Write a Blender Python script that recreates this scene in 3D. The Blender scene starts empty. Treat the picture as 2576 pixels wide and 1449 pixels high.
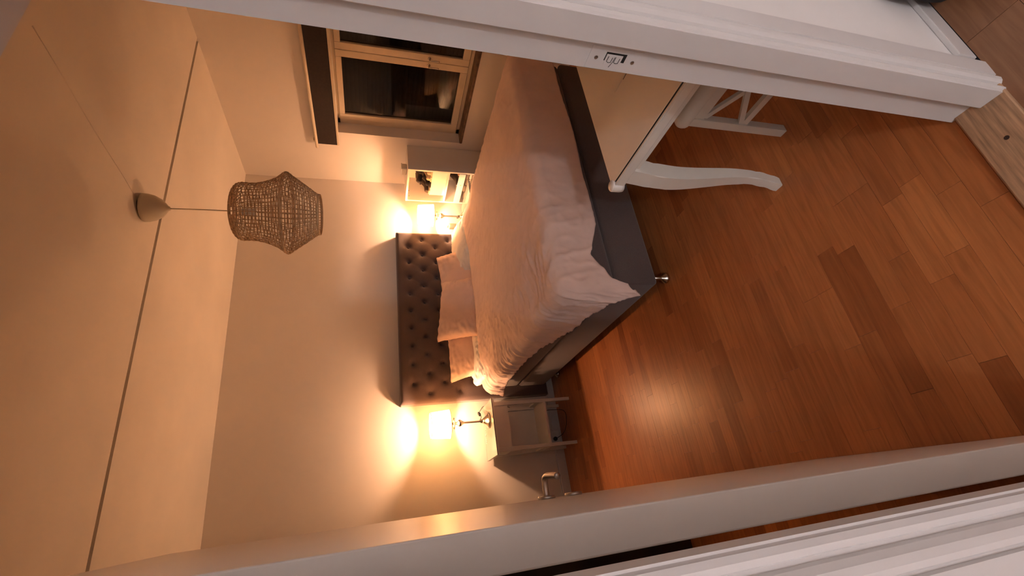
import bpy, bmesh, math, random
from mathutils import Vector, Matrix, noise
random.seed(7)
scene = bpy.context.scene
COL = scene.collection
PI = math.pi

# ------------------------------------------------------------------ camera
CAM_H = 1.6
FPX, PITCH, ROLL, HEAD = 1146.3, 0.29407, -0.00296, 0.47973
def cam_axes():
    f = Vector((math.sin(HEAD)*math.cos(PITCH), math.cos(HEAD)*math.cos(PITCH), -math.sin(PITCH)))
    r = Vector((math.cos(HEAD), -math.sin(HEAD), 0)); u = r.cross(f)
    return r*math.cos(ROLL)+u*math.sin(ROLL), -r*math.sin(ROLL)+u*math.cos(ROLL), f
CR, CU, CF = cam_axes()
cam_d = bpy.data.cameras.new('camera'); cam = bpy.data.objects.new('camera', cam_d); COL.objects.link(cam)
cam_d.sensor_fit = 'HORIZONTAL'; cam_d.sensor_width = 36.0; cam_d.lens = 36.0*FPX/2576.0; cam_d.clip_start = 0.02
ax, ay, az = -CU, CR, -CF                      # the phone was held upright, the file lies on its side
cam.matrix_world = Matrix(((ax.x, ay.x, az.x, 0), (ax.y, ay.y, az.y, 0), (ax.z, ay.z, az.z, CAM_H), (0, 0, 0, 1)))
scene.camera = cam
def to_px(P):
    d = Vector(P)-Vector((0, 0, CAM_H)); w = d.dot(CF)
    if w < 0.05: return None
    return (1288-FPX*d.dot(CU)/w, 724.5-FPX*d.dot(CR)/w, w)

# ------------------------------------------------------------------ world, lights, exposure
W = bpy.data.worlds.new('night'); scene.world = W; W.use_nodes = True
W.node_tree.nodes['Background'].inputs[0].default_value = (0.010, 0.009, 0.010, 1)
W.node_tree.nodes['Background'].inputs[1].default_value = 0.3
scene.view_settings.view_transform = 'Standard'; scene.view_settings.look = 'None'
scene.view_settings.exposure = 1.20; scene.view_settings.gamma = 1.0
scene.view_settings.use_curve_mapping = False
LAMP_COL = (1.0, 0.56, 0.33); LAMP_W = 15.0      # bedside bulbs
HALL_COL = (0.93, 0.91, 1.0); HALL_W = 52.0      # hall ceiling lamp
HALL_POS = (-2.10, -3.15, 2.28)
hl_d = bpy.data.lights.new('hall_lamp_light', 'POINT'); hl_d.energy = HALL_W; hl_d.color = HALL_COL; hl_d.shadow_soft_size = 0.075
hl_o = bpy.data.objects.new('hall_lamp_light', hl_d); hl_o.location = HALL_POS; COL.objects.link(hl_o)

# ------------------------------------------------------------------ materials
def mat(name, col, rough=0.5, metal=0.0, noise_amt=0.0, noise_scale=6.0, bump=0.0, bump_scale=60.0, coat=0.0, spec=0.5, sheen=0.0, stretch=(1, 1, 1)):
    m = bpy.data.materials.new(name); m.use_nodes = True
    nt = m.node_tree; b = nt.nodes['Principled BSDF']
    b.inputs['Base Color'].default_value = (*col, 1); b.inputs['Roughness'].default_value = rough
    b.inputs['Metallic'].default_value = metal; b.inputs['Coat Weight'].default_value = coat
    b.inputs['Coat Roughness'].default_value = 0.08
    b.inputs['Specular IOR Level'].default_value = spec; b.inputs['Sheen Weight'].default_value = sheen
    tc = nt.nodes.new('ShaderNodeTexCoord'); mp = nt.nodes.new('ShaderNodeMapping'); mp.inputs['Scale'].default_value = stretch
    nt.links.new(tc.outputs['Object'], mp.inputs[0])
    if noise_amt:
        n = nt.nodes.new('ShaderNodeTexNoise'); n.inputs['Scale'].default_value = noise_scale; n.inputs['Detail'].default_value = 4
        r = nt.nodes.new('ShaderNodeValToRGB')
        r.color_ramp.elements[0].position = 0.3; r.color_ramp.elements[1].position = 0.7
        r.color_ramp.elements[0].color = (*[c*(1-noise_amt) for c in col], 1)
        r.color_ramp.elements[1].color = (*[min(1, c*(1+noise_amt)) for c in col], 1)
        nt.links.new(mp.outputs[0], n.inputs['Vector']); nt.links.new(n.outputs['Fac'], r.inputs[0]); nt.links.new(r.outputs[0], b.inputs['Base Color'])
    if bump:
        n = nt.nodes.new('ShaderNodeTexNoise'); n.inputs['Scale'].default_value = bump_scale; n.inputs['Detail'].default_value = 5
        bp = nt.nodes.new('ShaderNodeBump'); bp.inputs['Strength'].default_value = bump; bp.inputs['Distance'].default_value = 0.004
        nt.links.new(mp.outputs[0], n.inputs['Vector']); nt.links.new(n.outputs['Fac'], bp.inputs['Height']); nt.links.new(bp.outputs[0], b.inputs['Normal'])
    return m
M = {}
M['wall'] = mat('wall_paint', (0.83, 0.765, 0.69), 0.75, noise_amt=0.015, noise_scale=2.5, bump=0.08, bump_scale=90)
M['ceiling'] = mat('ceiling_paint', (0.76, 0.685, 0.585), 0.8, noise_amt=0.05, noise_scale=2.2, bump=0.05, bump_scale=50)
M['hallwall'] = mat('hall_paint', (0.88, 0.85, 0.82), 0.7, noise_amt=0.02, bump=0.06)
M['seam'] = mat('seam_dark', (0.22, 0.15, 0.10), 0.9, noise_amt=0.1)
M['trim'] = mat('white_lacquer', (0.72, 0.69, 0.67), 0.33, noise_amt=0.015, noise_scale=4, bump=0.05, bump_scale=25, spec=0.4)
M['door'] = mat('door_lacquer', (0.80, 0.75, 0.69), 0.32, noise_amt=0.015, noise_scale=4, bump=0.03, bump_scale=18, spec=0.5)
M['white'] = mat('white_furniture', (0.80, 0.76, 0.68), 0.4, noise_amt=0.02, noise_scale=8, bump=0.02)
M['tabletop'] = mat('white_gloss_top', (0.80, 0.75, 0.68), 0.12, noise_amt=0.015, noise_scale=4, coat=0.7)
M['black'] = mat('black_stain', (0.012, 0.010, 0.009), 0.45, noise_amt=0.2, noise_scale=12)
M['dark_gap'] = mat('dark_gap', (0.012, 0.010, 0.009), 0.8, noise_amt=0.1)
M['metal'] = mat('brushed_nickel', (0.62, 0.57, 0.50), 0.24, 1.0, noise_amt=0.06, noise_scale=30)
M['steel'] = mat('satin_steel', (0.55, 0.52, 0.49), 0.32, 1.0, noise_amt=0.06, noise_scale=30)
M['plastic_black'] = mat('black_plastic', (0.015, 0.013, 0.012), 0.4, noise_amt=0.2)
M['plastic_white'] = mat('white_plastic', (0.80, 0.78, 0.74), 0.35, noise_amt=0.02)
M['grey_fabric'] = mat('grey_upholstery', (0.118, 0.083, 0.074), 0.92, noise_amt=0.16, noise_scale=260, bump=0.5, bump_scale=420, sheen=0.25)
M['hb_fabric'] = mat('headboard_velvet', (0.092, 0.060, 0.054), 0.9, noise_amt=0.12, noise_scale=240, bump=0.35, bump_scale=380, sheen=0.3)
M['linen'] = mat('washed_linen_rose', (0.83, 0.63, 0.545), 0.9, noise_amt=0.04, noise_scale=9, bump=0.40, bump_scale=22, sheen=0.15)
M['linen2'] = mat('pillow_linen_rose', (0.82, 0.59, 0.475), 0.9, noise_amt=0.04, noise_scale=9, bump=0.35, bump_scale=38, sheen=0.1)
M['sheet'] = mat('white_cotton', (0.82, 0.79, 0.75), 0.9, noise_amt=0.02, bump=0.3, bump_scale=25)
M['rattan'] = mat('woven_paper_cord', (0.66, 0.47, 0.28), 0.75, noise_amt=0.12, noise_scale=40)
M['canopy'] = mat('beige_canopy', (0.70, 0.62, 0.47), 0.5, noise_amt=0.03)
M['beige'] = mat('beige_shoe', (0.62, 0.49, 0.30), 0.8, noise_amt=0.12, noise_scale=30, bump=0.2)
M['brown'] = mat('brown_leather', (0.16, 0.065, 0.025), 0.45, noise_amt=0.2, noise_scale=20)
M['darkbrown'] = mat('dark_leather', (0.030, 0.018, 0.012), 0.5, noise_amt=0.2, noise_scale=20)
M['cotton_black'] = mat('black_cloth', (0.014, 0.011, 0.011), 0.95, noise_amt=0.2, bump=0.3)
M['cloth'] = mat('folded_cream_cloth', (0.70, 0.60, 0.46), 0.9, noise_amt=0.08, noise_scale=20, bump=0.3)
M['blind'] = mat('dark_brown_blind', (0.030, 0.018, 0.014), 0.85, noise_amt=0.15, noise_scale=50, bump=0.2, bump_scale=300)
M['winframe'] = mat('cream_window_paint', (0.74, 0.63, 0.47), 0.45, noise_amt=0.05, noise_scale=9, bump=0.08)
M['sill'] = mat('stained_sill', (0.15, 0.085, 0.05), 0.5, noise_amt=0.55, noise_scale=14, bump=0.3, bump_scale=30)
M['shutter'] = mat('night_shutter', (0.075, 0.062, 0.050), 0.6, noise_amt=0.1)
M['bottle'] = mat('cream_bottle', (0.74, 0.66, 0.52), 0.3, noise_amt=0.03)
M['glass_edge'] = mat('glass_edge', (0.09, 0.10, 0.085), 0.2, noise_amt=0.1)

def floor_material(name, dark, light, along_y=False):
    m = bpy.data.materials.new(name); m.use_nodes = True; nt = m.node_tree; b = nt.nodes['Principled BSDF']
    geo = nt.nodes.new('ShaderNodeNewGeometry'); inf = nt.nodes.new('ShaderNodeObjectInfo')
    att = nt.nodes.new('ShaderNodeAttribute'); att.attribute_name = 'tone'
    add = nt.nodes.new('ShaderNodeMath'); add.operation = 'ADD'
    nt.links.new(inf.outputs['Random'], add.inputs[0]); nt.links.new(att.outputs['Fac'], add.inputs[1])
    fr = nt.nodes.new('ShaderNodeMath'); fr.operation = 'FRACT'; nt.links.new(add.outputs[0], fr.inputs[0])
    mp = nt.nodes.new('ShaderNodeMapping'); mp.inputs['Scale'].default_value = (70, 5, 5) if along_y else (5, 70, 5)
    cmb = nt.nodes.new('ShaderNodeCombineXYZ'); mul = nt.nodes.new('ShaderNodeMath'); mul.operation = 'MULTIPLY'; mul.inputs[1].default_value = 37.0
    nt.links.new(fr.outputs[0], mul.inputs[0]); nt.links.new(mul.outputs[0], cmb.inputs[2]); nt.links.new(mul.outputs[0], cmb.inputs[0])
    va = nt.nodes.new('ShaderNodeVectorMath'); va.operation = 'ADD'
    nt.links.new(geo.outputs['Position'], mp.inputs[0]); nt.links.new(mp.outputs[0], va.inputs[0]); nt.links.new(cmb.outputs[0], va.inputs[1])
    n = nt.nodes.new('ShaderNodeTexNoise'); n.inputs['Scale'].default_value = 1.0; n.inputs['Detail'].default_value = 5; n.inputs['Distortion'].default_value = 0.6
    nt.links.new(va.outputs[0], n.inputs['Vector'])
    r1 = nt.nodes.new('ShaderNodeValToRGB'); r1.color_ramp.elements[0].color = (*dark, 1); r1.color_ramp.elements[1].color = (*light, 1)
    mid = r1.color_ramp.elements.new(0.15); mid.color = (*[d*0.55+l*0.45 for d, l in zip(dark, light)], 1)
    mid = r1.color_ramp.elements.new(0.85); mid.color = (*[d*0.35+l*0.65 for d, l in zip(dark, light)], 1)
    nt.links.new(fr.outputs[0], r1.inputs[0])
    r2 = nt.nodes.new('ShaderNodeValToRGB'); r2.color_ramp.elements[0].color = (0.80, 0.76, 0.72, 1); r2.color_ramp.elements[1].color = (1.08, 1.06, 1.04, 1)
    r2.color_ramp.elements[0].position = 0.32; r2.color_ramp.elements[1].position = 0.62
    nt.links.new(n.outputs['Fac'], r2.inputs[0])
    mx = nt.nodes.new('ShaderNodeMixRGB'); mx.blend_type = 'MULTIPLY'; mx.inputs[0].default_value = 1
    nt.links.new(r1.outputs[0], mx.inputs[1]); nt.links.new(r2.outputs[0], mx.inputs[2]); nt.links.new(mx.outputs[0], b.inputs['Base Color'])
    bp = nt.nodes.new('ShaderNodeBump'); bp.inputs['Strength'].default_value = 0.05; bp.inputs['Distance'].default_value = 0.002
    nt.links.new(n.outputs['Fac'], bp.inputs['Height']); nt.links.new(bp.outputs[0], b.inputs['Normal'])
    b.inputs['Roughness'].default_value = 0.36; b.inputs['Specular IOR Level'].default_value = 0.5
    return m
M['parquet'] = floor_material('parquet_strip', (0.32, 0.100, 0.029), (0.58, 0.225, 0.074))
M['hallplank'] = floor_material('hall_plank', (0.25, 0.115, 0.055), (0.36, 0.175, 0.085))
M['threshold'] = mat('threshold_oak', (0.42, 0.25, 0.14), 0.45, noise_amt=0.35, noise_scale=1.0, bump=0.15, bump_scale=1.0, stretch=(9, 140, 9))
M['subfloor'] = mat('joint_dark', (0.045, 0.018, 0.008), 0.8, noise_amt=0.1)

def shade_material():
    m = bpy.data.materials.new('linen_lampshade'); m.use_nodes = True; nt = m.node_tree; nt.nodes.clear()
    out = nt.nodes.new('ShaderNodeOutputMaterial'); d = nt.nodes.new('ShaderNodeBsdfDiffuse'); t = nt.nodes.new('ShaderNodeBsdfTranslucent')
    mx = nt.nodes.new('ShaderNodeMixShader'); mx.inputs[0].default_value = 0.42
    tc = nt.nodes.new('ShaderNodeTexCoord'); r = nt.nodes.new('ShaderNodeValToRGB'); r2 = nt.nodes.new('ShaderNodeMath'); r2.operation = 'MINIMUM'
    ns = []
    for sc in ((14, 14, 420), (260, 260, 10)):
        mp = nt.nodes.new('ShaderNodeMapping'); mp.inputs['Scale'].default_value = sc
        n = nt.nodes.new('ShaderNodeTexNoise'); n.inputs['Scale'].default_value = 1.0; n.inputs['Detail'].default_value = 2
        nt.links.new(tc.outputs['Object'], mp.inputs[0]); nt.links.new(mp.outputs[0], n.inputs['Vector']); ns.append(n)
    nt.links.new(ns[0].outputs['Fac'], r2.inputs[0]); nt.links.new(ns[1].outputs['Fac'], r2.inputs[1]); nt.links.new(r2.outputs[0], r.inputs[0])
    r.color_ramp.elements[0].position = 0.25; r.color_ramp.elements[0].color = (0.40, 0.25, 0.12, 1)
    r.color_ramp.elements[1].position = 0.42; r.color_ramp.elements[1].color = (0.84, 0.66, 0.42, 1)
    nt.links.new(r.outputs[0], d.inputs[0]); nt.links.new(r.outputs[0], t.inputs[0])
    nt.links.new(d.outputs[0], mx.inputs[1]); nt.links.new(t.outputs[0], mx.inputs[2]); nt.links.new(mx.outputs[0], out.inputs[0])
    return m
M['shade'] = shade_material()
def glass_material(name, tint, refl_rough=0.02):
    m = bpy.data.materials.new(name); m.use_nodes = True; nt = m.node_tree; nt.nodes.clear()
    out = nt.nodes.new('ShaderNodeOutputMaterial'); t = nt.nodes.new('ShaderNodeBsdfTransparent'); g = nt.nodes.new('ShaderNodeBsdfGlossy')
    t.inputs[0].default_value = (*tint, 1); g.inputs['Roughness'].default_value = refl_rough
    f = nt.nodes.new('ShaderNodeFresnel'); f.inputs[0].default_value = 1.38; mx = nt.nodes.new('ShaderNodeMixShader')
    nz = nt.nodes.new('ShaderNodeTexNoise'); nz.inputs['Scale'].default_value = 3.0
    bp = nt.nodes.new('ShaderNodeBump'); bp.inputs['Strength'].default_value = 0.02; nt.links.new(nz.outputs['Fac'], bp.inputs['Height']); nt.links.new(bp.outputs[0], g.inputs['Normal'])
    nt.links.new(f.outputs[0], mx.inputs[0]); nt.links.new(t.outputs[0], mx.inputs[1]); nt.links.new(g.outputs[0], mx.inputs[2]); nt.links.new(mx.outputs[0], out.inputs[0])
    return m
M['glass'] = glass_material('window_glass', (0.60, 0.56, 0.50))
M['clear'] = glass_material('clear_glass', (0.95, 0.96, 0.94))
# ------------------------------------------------------------------ helpers
def link(name, me, m, parent=None, smooth=False, loc=None):
    o = bpy.data.objects.new(name, me); COL.objects.link(o)
    if m is not None and not me.materials: me.materials.append(m)
    if smooth:
        for p in me.polygons: p.use_smooth = True
    if parent is not None:
        o.parent = parent
    if loc is not None: o.location = loc
    return o
def obj(name, bm, m, parent=None, smooth=False, world=False, loc=None):
    bmesh.ops.recalc_face_normals(bm, faces=bm.faces[:])
    me = bpy.data.meshes.new(name); bm.to_mesh(me); bm.free()
    o = link(name, me, m, parent, smooth, loc)
    if world and parent is not None: o.location = -Vector(parent.location)
    return o
def thing(name, label, cat, loc=(0, 0, 0), rot=(0, 0, 0), group=None):
    o = bpy.data.objects.new(name, None); COL.objects.link(o); o.location = loc; o.rotation_euler = rot
    o.empty_display_size = 0.05
    return tag(o, label, cat, group)
def tag(o, label, cat, group=None, kind=None):
    o['label'] = label; o['category'] = cat
    if group: o['group'] = group
    if kind: o['kind'] = kind
    return o
def struct(o, label=None):
    o['kind'] = 'structure'
    if label: o['label'] = label
    return o
def box(bm, x0, x1, y0, y1, z0, z1, bev=0.0, seg=2):
    b = bmesh.new()
    bmesh.ops.create_cube(b, size=1.0, matrix=Matrix.Translation(((x0+x1)/2, (y0+y1)/2, (z0+z1)/2)) @ Matrix.Diagonal((abs(x1-x0), abs(y1-y0), abs(z1-z0), 1)))
    if bev > 0:
        bmesh.ops.bevel(b, geom=b.edges[:], offset=bev, segments=seg, affect='EDGES', profile=0.5)
    merge(bm, b); return bm
def merge(bm, b, mtx=None):
    if mtx is not None: bmesh.ops.transform(b, matrix=mtx, verts=b.verts[:])
    me = bpy.data.meshes.new('tmp'); b.to_mesh(me); b.free(); bm.from_mesh(me); bpy.data.meshes.remove(me)
def nb(*a, **k):
    bm = bmesh.new(); return box(bm, *a, **k) if a else bm
def lathe(bm, prof, n=28, c=(0, 0, 0), mtx=None, cap=True):
    b = bmesh.new(); rings = []
    for r, z in prof:
        rings.append([b.verts.new((r*math.cos(2*PI*i/n), r*math.sin(2*PI*i/n), z)) for i in range(n)])
    for a, c2 in zip(rings, rings[1:]):
        for i in range(n): b.faces.new((a[i], a[(i+1) % n], c2[(i+1) % n], c2[i]))
    if cap:
        if prof[0][0] > 1e-5: b.faces.new(rings[0][::-1])
        if prof[-1][0] > 1e-5: b.faces.new(rings[-1])
    bmesh.ops.remove_doubles(b, verts=b.verts[:], dist=1e-6)
    T = Matrix.Translation(c)
    merge(bm, b, T @ mtx if mtx is not None else T); return bm
def tube(bm, pts, r, n=8, closed=False):
    b = bmesh.new(); pts = [Vector(p) for p in pts]; rings = []; N = len(pts)
    prev = None
    for i, p in enumerate(pts):
        t = ((pts[(i+1) % N]-pts[i-1]) if closed else (pts[min(i+1, N-1)]-pts[max(i-1, 0)])).normalized()
        if prev is None:
            a = t.cross(Vector((0, 0, 1)));  a = a if a.length > 0.1 else t.cross(Vector((1, 0, 0)))
        else: a = prev - t*prev.dot(t)
        a.normalize(); prev = a; c = t.cross(a); rr = r[i] if isinstance(r, (list, tuple)) else r
        rings.append([b.verts.new(p+a*rr*math.cos(2*PI*k/n)+c*rr*math.sin(2*PI*k/n)) for k in range(n)])
    for i in range(N if closed else N-1):
        A, B = rings[i], rings[(i+1) % N]
        for k in range(n): b.faces.new((A[k], A[(k+1) % n], B[(k+1) % n], B[k]))
    if not closed: b.faces.new(rings[0][::-1]); b.faces.new(rings[-1])
    merge(bm, b); return bm
def spline(pts, k=8):
    P = [Vector(p) for p in pts]; out = []
    for i in range(len(P)-1):
        p0, p1, p2, p3 = P[max(i-1, 0)], P[i], P[i+1], P[min(i+2, len(P)-1)]
        for j in range(k):
            t = j/k
            out.append(0.5*((2*p1)+(-p0+p2)*t+(2*p0-5*p1+4*p2-p3)*t*t+(-p0+3*p1-3*p2+p3)*t**3))
    out.append(P[-1]); return out
def prism(bm, poly, z0, z1):
    """closed polygon (x, y) extruded along z"""
    b = bmesh.new(); lo = [b.verts.new((x, y, z0)) for x, y in poly]; hi = [b.verts.new((x, y, z1)) for x, y in poly]; n = len(poly)
    for i in range(n): b.faces.new((lo[i], lo[(i+1) % n], hi[(i+1) % n], hi[i]))
    b.faces.new(lo[::-1]); b.faces.new(hi); merge(bm, b); return bm
def bar(bm, a, b_, w, h, up=(0, 0, 1)):
    """rectangular bar from a to b"""
    a, b_ = Vector(a), Vector(b_); d = (b_-a); L = d.length; d.normalize(); s = d.cross(Vector(up)).normalized(); u = s.cross(d)
    bb = bmesh.new(); bmesh.ops.create_cube(bb, size=1.0)
    mt = Matrix((( d.x*L, s.x*w, u.x*h, (a.x+b_.x)/2), (d.y*L, s.y*w, u.y*h, (a.y+b_.y)/2), (d.z*L, s.z*w, u.z*h, (a.z+b_.z)/2), (0, 0, 0, 1)))
    merge(bm, bb, mt); return bm

# ------------------------------------------------------------------ dimensions of the room
BY = 3.965; RX = 3.336; LX = -0.68; FY = 0.558; HY = 0.46     # back wall, window wall, left wall, room and hall faces of the door wall
def zc(x): return 2.724+0.0249*x
DOOR_H = 2.085; JL, JR = -0.076, 0.832

# ------------------------------------------------------------------ shell
struct(obj('wall_back', nb(LX-0.1, RX+0.3, BY, BY+0.12, 0, 2.95), M['wall']))
struct(obj('wall_left', nb(LX-0.1, LX, HY, BY, 0, 2.95), M['wall']))
WY0, WY1, WZ0, WZ1 = 1.72, 3.30, 0.775, 1.915               # window opening
bm = nb(); T = RX+0.28
box(bm, RX, T, 0.46, WY0, 0, 2.95); box(bm, RX, T, WY1, BY, 0, 2.95); box(bm, RX, T, WY0, WY1, 0, WZ0); box(bm, RX, T, WY0, WY1, WZ1, 2.95)
struct(obj('wall_right', bm, M['wall']))
bm = nb(); box(bm, -3.1, JL-0.03, HY, FY, 0, 2.95); box(bm, JR+0.03, RX, HY, FY, 0, 2.95); box(bm, JL-0.03, JR+0.03, HY, FY, DOOR_H+0.03, 2.95)
struct(obj('wall_front', bm, M['hallwall']))
# ceiling: two boards with a narrow joint between them
def ceil_board(y0, y1, y0r, y1r, z=0.0):
    bm = nb(); v = []
    for dz in (0, 0.05):
        for x, ya, yb in ((LX-0.1, y0, y1), (RX+0.2, y0r, y1r)):
            v += [bm.verts.new((x, ya, zc(x)+z+dz)), bm.verts.new((x, yb, zc(x)+z+dz))]
    for f in ((0, 1, 3, 2), (4, 6, 7, 5), (0, 4, 5, 1), (2, 3, 7, 6), (0, 2, 6, 4), (1, 5, 7, 3)): bm.faces.new([v[i] for i in f])
    return bm
ceil_root = struct(obj('ceiling', ceil_board(FY-0.02, BY, FY-0.02, BY, 0.065), M['seam']))
obj('ceiling_board', ceil_board(FY-0.02, 2.552, FY-0.02, 2.517), M['ceiling'], ceil_root)
obj('ceiling_board', ceil_board(2.580, BY, 2.545, BY), M['ceiling'], ceil_root)
# baseboards
def baseboard(name, x0, x1):
    bm = nb(x0, x1, BY-0.014, BY, 0, 0.075, bev=0.003); box(bm, x0, x1, BY-0.009, BY, 0.075, 0.085); return struct(obj(name, bm, M['trim']))
baseboard('baseboard_back', LX, RX)
struct(obj('baseboard_right', nb(RX-0.014, RX, FY, BY-0.014, 0, 0.085, bev=0.003), M['trim']))

# hall shell behind the camera
struct(obj('wall_hall_back', nb(-3.1, 1.9, -4.3, -4.2, 0, 2.6), M['hallwall']))
struct(obj('wall_hall_left', nb(-3.1, -3.0, -4.2, HY, 0, 2.6), M['hallwall']))
struct(obj('wall_hall_right', nb(1.8, 1.9, -4.2, HY, 0, 2.6), M['hallwall']))
struct(obj('ceiling_hall', nb(-3.1, 1.9, -4.3, HY, 2.5, 2.6), M['hallwall']))
bm = nb(JR+0.115, 1.8, HY-0.014, HY, 0, 0.07, bev=0.003); struct(obj('baseboard_hall', bm, M['trim']))

# ------------------------------------------------------------------ parquet
unit = bpy.data.meshes.new('strip'); b = bmesh.new(); bmesh.ops.create_cube(b, size=1.0, matrix=Matrix.Translation((0, 0, -0.5)))
b.to_mesh(unit); b.free(); unit.materials.append(M['parquet'])
unit2 = unit.copy(); unit2.materials.clear(); unit2.materials.append(M['hallplank'])
def lay(root, x0, x1, y0, y1, wid, lmin, lmax, me, gap, limit, hidden):
    strips = []; y = y1; row = 0
    while y > y0+0.002:
        ya = max(y-wid, y0); x = x0-random.uniform(0, lmax)
        while x < x1:
            L = random.uniform(lmin, lmax); a, c = max(x, x0), min(x+L, x1)
            if c-a > 0.02: strips.append((a, c, ya, y))
            x += L
        y = ya; row += 1
    scored = []
    for s in strips:
        a, c, d, e = s; q = [to_px(p) for p in ((a, d, 0), (c, d, 0), (c, e, 0), (a, e, 0))]
        sc = 0
        if all(q):
            cx = sum(p[0] for p in q)/4; cy = sum(p[1] for p in q)/4
            ar = abs(sum(q[i][0]*q[(i+1) % 4][1]-q[(i+1) % 4][0]*q[i][1] for i in range(4)))/2
            if any(-10 < p[0] < 2590 and -10 < p[1] < 1460 for p in q) and not hidden((a+c)/2, (d+e)/2): sc = ar
        scored.append((sc, s))
    scored.sort(key=lambda t: -t[0]); rest = []
    for i, (sc, (a, c, d, e)) in enumerate(scored):
        if sc > 0 and i < limit:
            o = bpy.data.objects.new('plank', me); COL.objects.link(o); o.parent = root
            o.location = ((a+c)/2, (d+e)/2, -random.random()*0.0004); o.scale = (c-a-gap, e-d-gap, 0.010)
        else: rest.append((a, c, d, e))
    verts, faces, tone = [], [], []
    for a, c, d, e in rest:
        k = len(verts); g = gap/2
        for z in (0, -0.01): verts += [(a+g, d+g, z), (c-g, d+g, z), (c-g, e-g, z), (a+g, e-g, z)]
        faces += [(k, k+1, k+2, k+3), (k, k+4, k+5, k+1), (k+1, k+5, k+6, k+2), (k+2, k+6, k+7, k+3), (k+3, k+7, k+4, k)]; tone += [random.random()]*8
    mesh = bpy.data.meshes.new('planks'); mesh.from_pydata(verts, [], faces); at = mesh.attributes.new('tone', 'FLOAT', 'POINT')
    for i, t in enumerate(tone): at.data[i].value = t
    r = link('planks', mesh, me.materials[0], root); r['kind'] = 'stuff'
fl = struct(obj('floor', nb(LX-0.1, RX+0.1, 0.555, BY+0.1, -0.05, -0.006), M['subfloor']))
lay(fl, LX, RX, 0.56, BY, 0.068, 0.22, 0.52, unit, 0.0007, 300,
    lambda x, y: (x > 1.15 and y > 2.0) or x < -0.08 or (0.95 < x < 1.9 and 0.72 < y < 1.1 and x-y > 0.35))
hf = struct(obj('floor_hall', nb(-3.1, 1.9, -4.3, 0.447, -0.05, -0.006), M['subfloor']))
lay(hf, -3.0, 1.8, -4.2, 0.4455, 0.125, 0.7, 1.4, unit2, 0.0012, 300, lambda x, y: False)

# ------------------------------------------------------------------ door frame
SR, SL = 0.812, -0.0588                                       # faces of the stop
tr = struct(obj('trim_1', nb(JL-0.03, JR+0.03, 0.445, 0.56, -0.03, 0.012, bev=0.004), M['threshold'])); tr['label'] = 'oak threshold board across the doorway'
b = nb(); lathe(b, [(0, 0.0122), (0.006, 0.0122), (0.006, 0.0128), (0, 0.0128)], 10, (0.70, 0.50, 0)); obj('knot', b, M['subfloor'], tr)
def mould(side):
    """hall-side casing profile (x, y), side=+1 right, -1 left, measured from the stop face"""
    s = SR if side > 0 else SL; e = HY+0.012
    prof = [(0, e), (0, 0.452), (0.004, 0.446), (0.011, 0.443), (0.018, 0.446), (0.021, 0.452), (0.024, 0.452), (0.027, 0.444), (0.034, 0.4385), (0.043, 0.437),
            (0.050, 0.440), (0.053, 0.4465), (0.056, 0.4465), (0.058, 0.441), (0.095, 0.440), (0.108, 0.440), (0.110, 0.443), (0.110, e)]
    return [(s+side*(x+0.0015), y) for x, y in prof]
def jamb(name, side, label):
    s = SR if side > 0 else SL; j = JR if side > 0 else JL
    bm = nb(); prism(bm, [(s, 0.450), (s, 0.503), (s+side*0.004, 0.507), (j, 0.507), (j, FY+0.014), (j+side*0.035, FY+0.014), (j+side*0.035, 0.450)], 0.0, DOOR_H)
    o = struct(obj(name, bm, M['trim']), label)
    bm = nb(); prism(bm, mould(side), 0.0, DOOR_H+0.06); obj('casing', bm, M['trim'], o)
    bm = nb(); prism(bm, [(j+side*0.0352, FY-0.004), (j+side*0.0352, FY+0.013), (j+side*0.08, FY+0.010), (j+side*0.08, FY-0.004)], 0.0, DOOR_H+0.06); obj('casing', bm, M['trim'], o)
    return o
jr = jamb('trim_2', 1, 'white painted door frame on the strike plate side')
jl = jamb('trim_3', -1, 'white painted door frame on the hinge side')
bm = nb(SL, SR, 0.450, 0.507, DOOR_H-0.002, DOOR_H+0.033); box(bm, JL, JR, 0.507, FY+0.014, DOOR_H+0.012, DOOR_H+0.033)
hd = struct(obj('trim_4', bm, M['trim']), 'white painted head of the door frame')
bm = nb(); b2 = nb(); prism(b2, [(DOOR_H+x-SR, y) for x, y in mould(1)], SL-0.1, SR+0.1)
merge(bm, b2, Matrix(((0, 0, 1, 0), (0, 1, 0, 0), (1, 0, 0, 0), (0, 0, 0, 1)))); obj('casing', bm, M['trim'], hd)
# strike plate on the right jamb
X = JR-0.0012; zz = 1.108; Y0, Y1, S0, S1 = 0.519, 0.5705, 0.529, 0.549
bm = nb(X, JR+0.003, Y0, Y1, zz-0.060, zz-0.024); box(bm, X, JR+0.003, Y0, Y1, zz+0.024, zz+0.060); box(bm, X, JR+0.003, Y0, S0, zz-0.024, zz+0.024); box(bm, X, JR+0.003, S1, Y1, zz-0.024, zz+0.024)
sp = obj('strike_plate', bm, M['trim'], jr); sp['label'] = 'painted over metal strike plate with latch opening'
obj('latch_opening', nb(X+0.0003, JR+0.002, S0, S1, zz-0.024, zz+0.024), M['dark_gap'], sp)
obj('latch_tab', nb(X-0.0002, X+0.001, 0.5335, 0.5575, zz-0.0165, zz+0.0215, bev=0.0004), M['trim'], sp)
bm = nb()
for z0 in (zz+0.011, zz-0.006):
    tube(bm, [(X-0.0003, 0.538, z0+0.005), (X-0.0003, 0.550, z0+0.0055), (X-0.0003, 0.5525, z0+0.001), (X-0.0003, 0.5515, z0-0.0045), (X-0.0003, 0.540, z0-0.005)], 0.0007, 5)
tube(bm, [(X-0.0003, 0.5385, zz+0.001), (X-0.0003, 0.550, zz+0.002), (X-0.0003, 0.563, zz+0.006)], 0.0006, 5)
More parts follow.
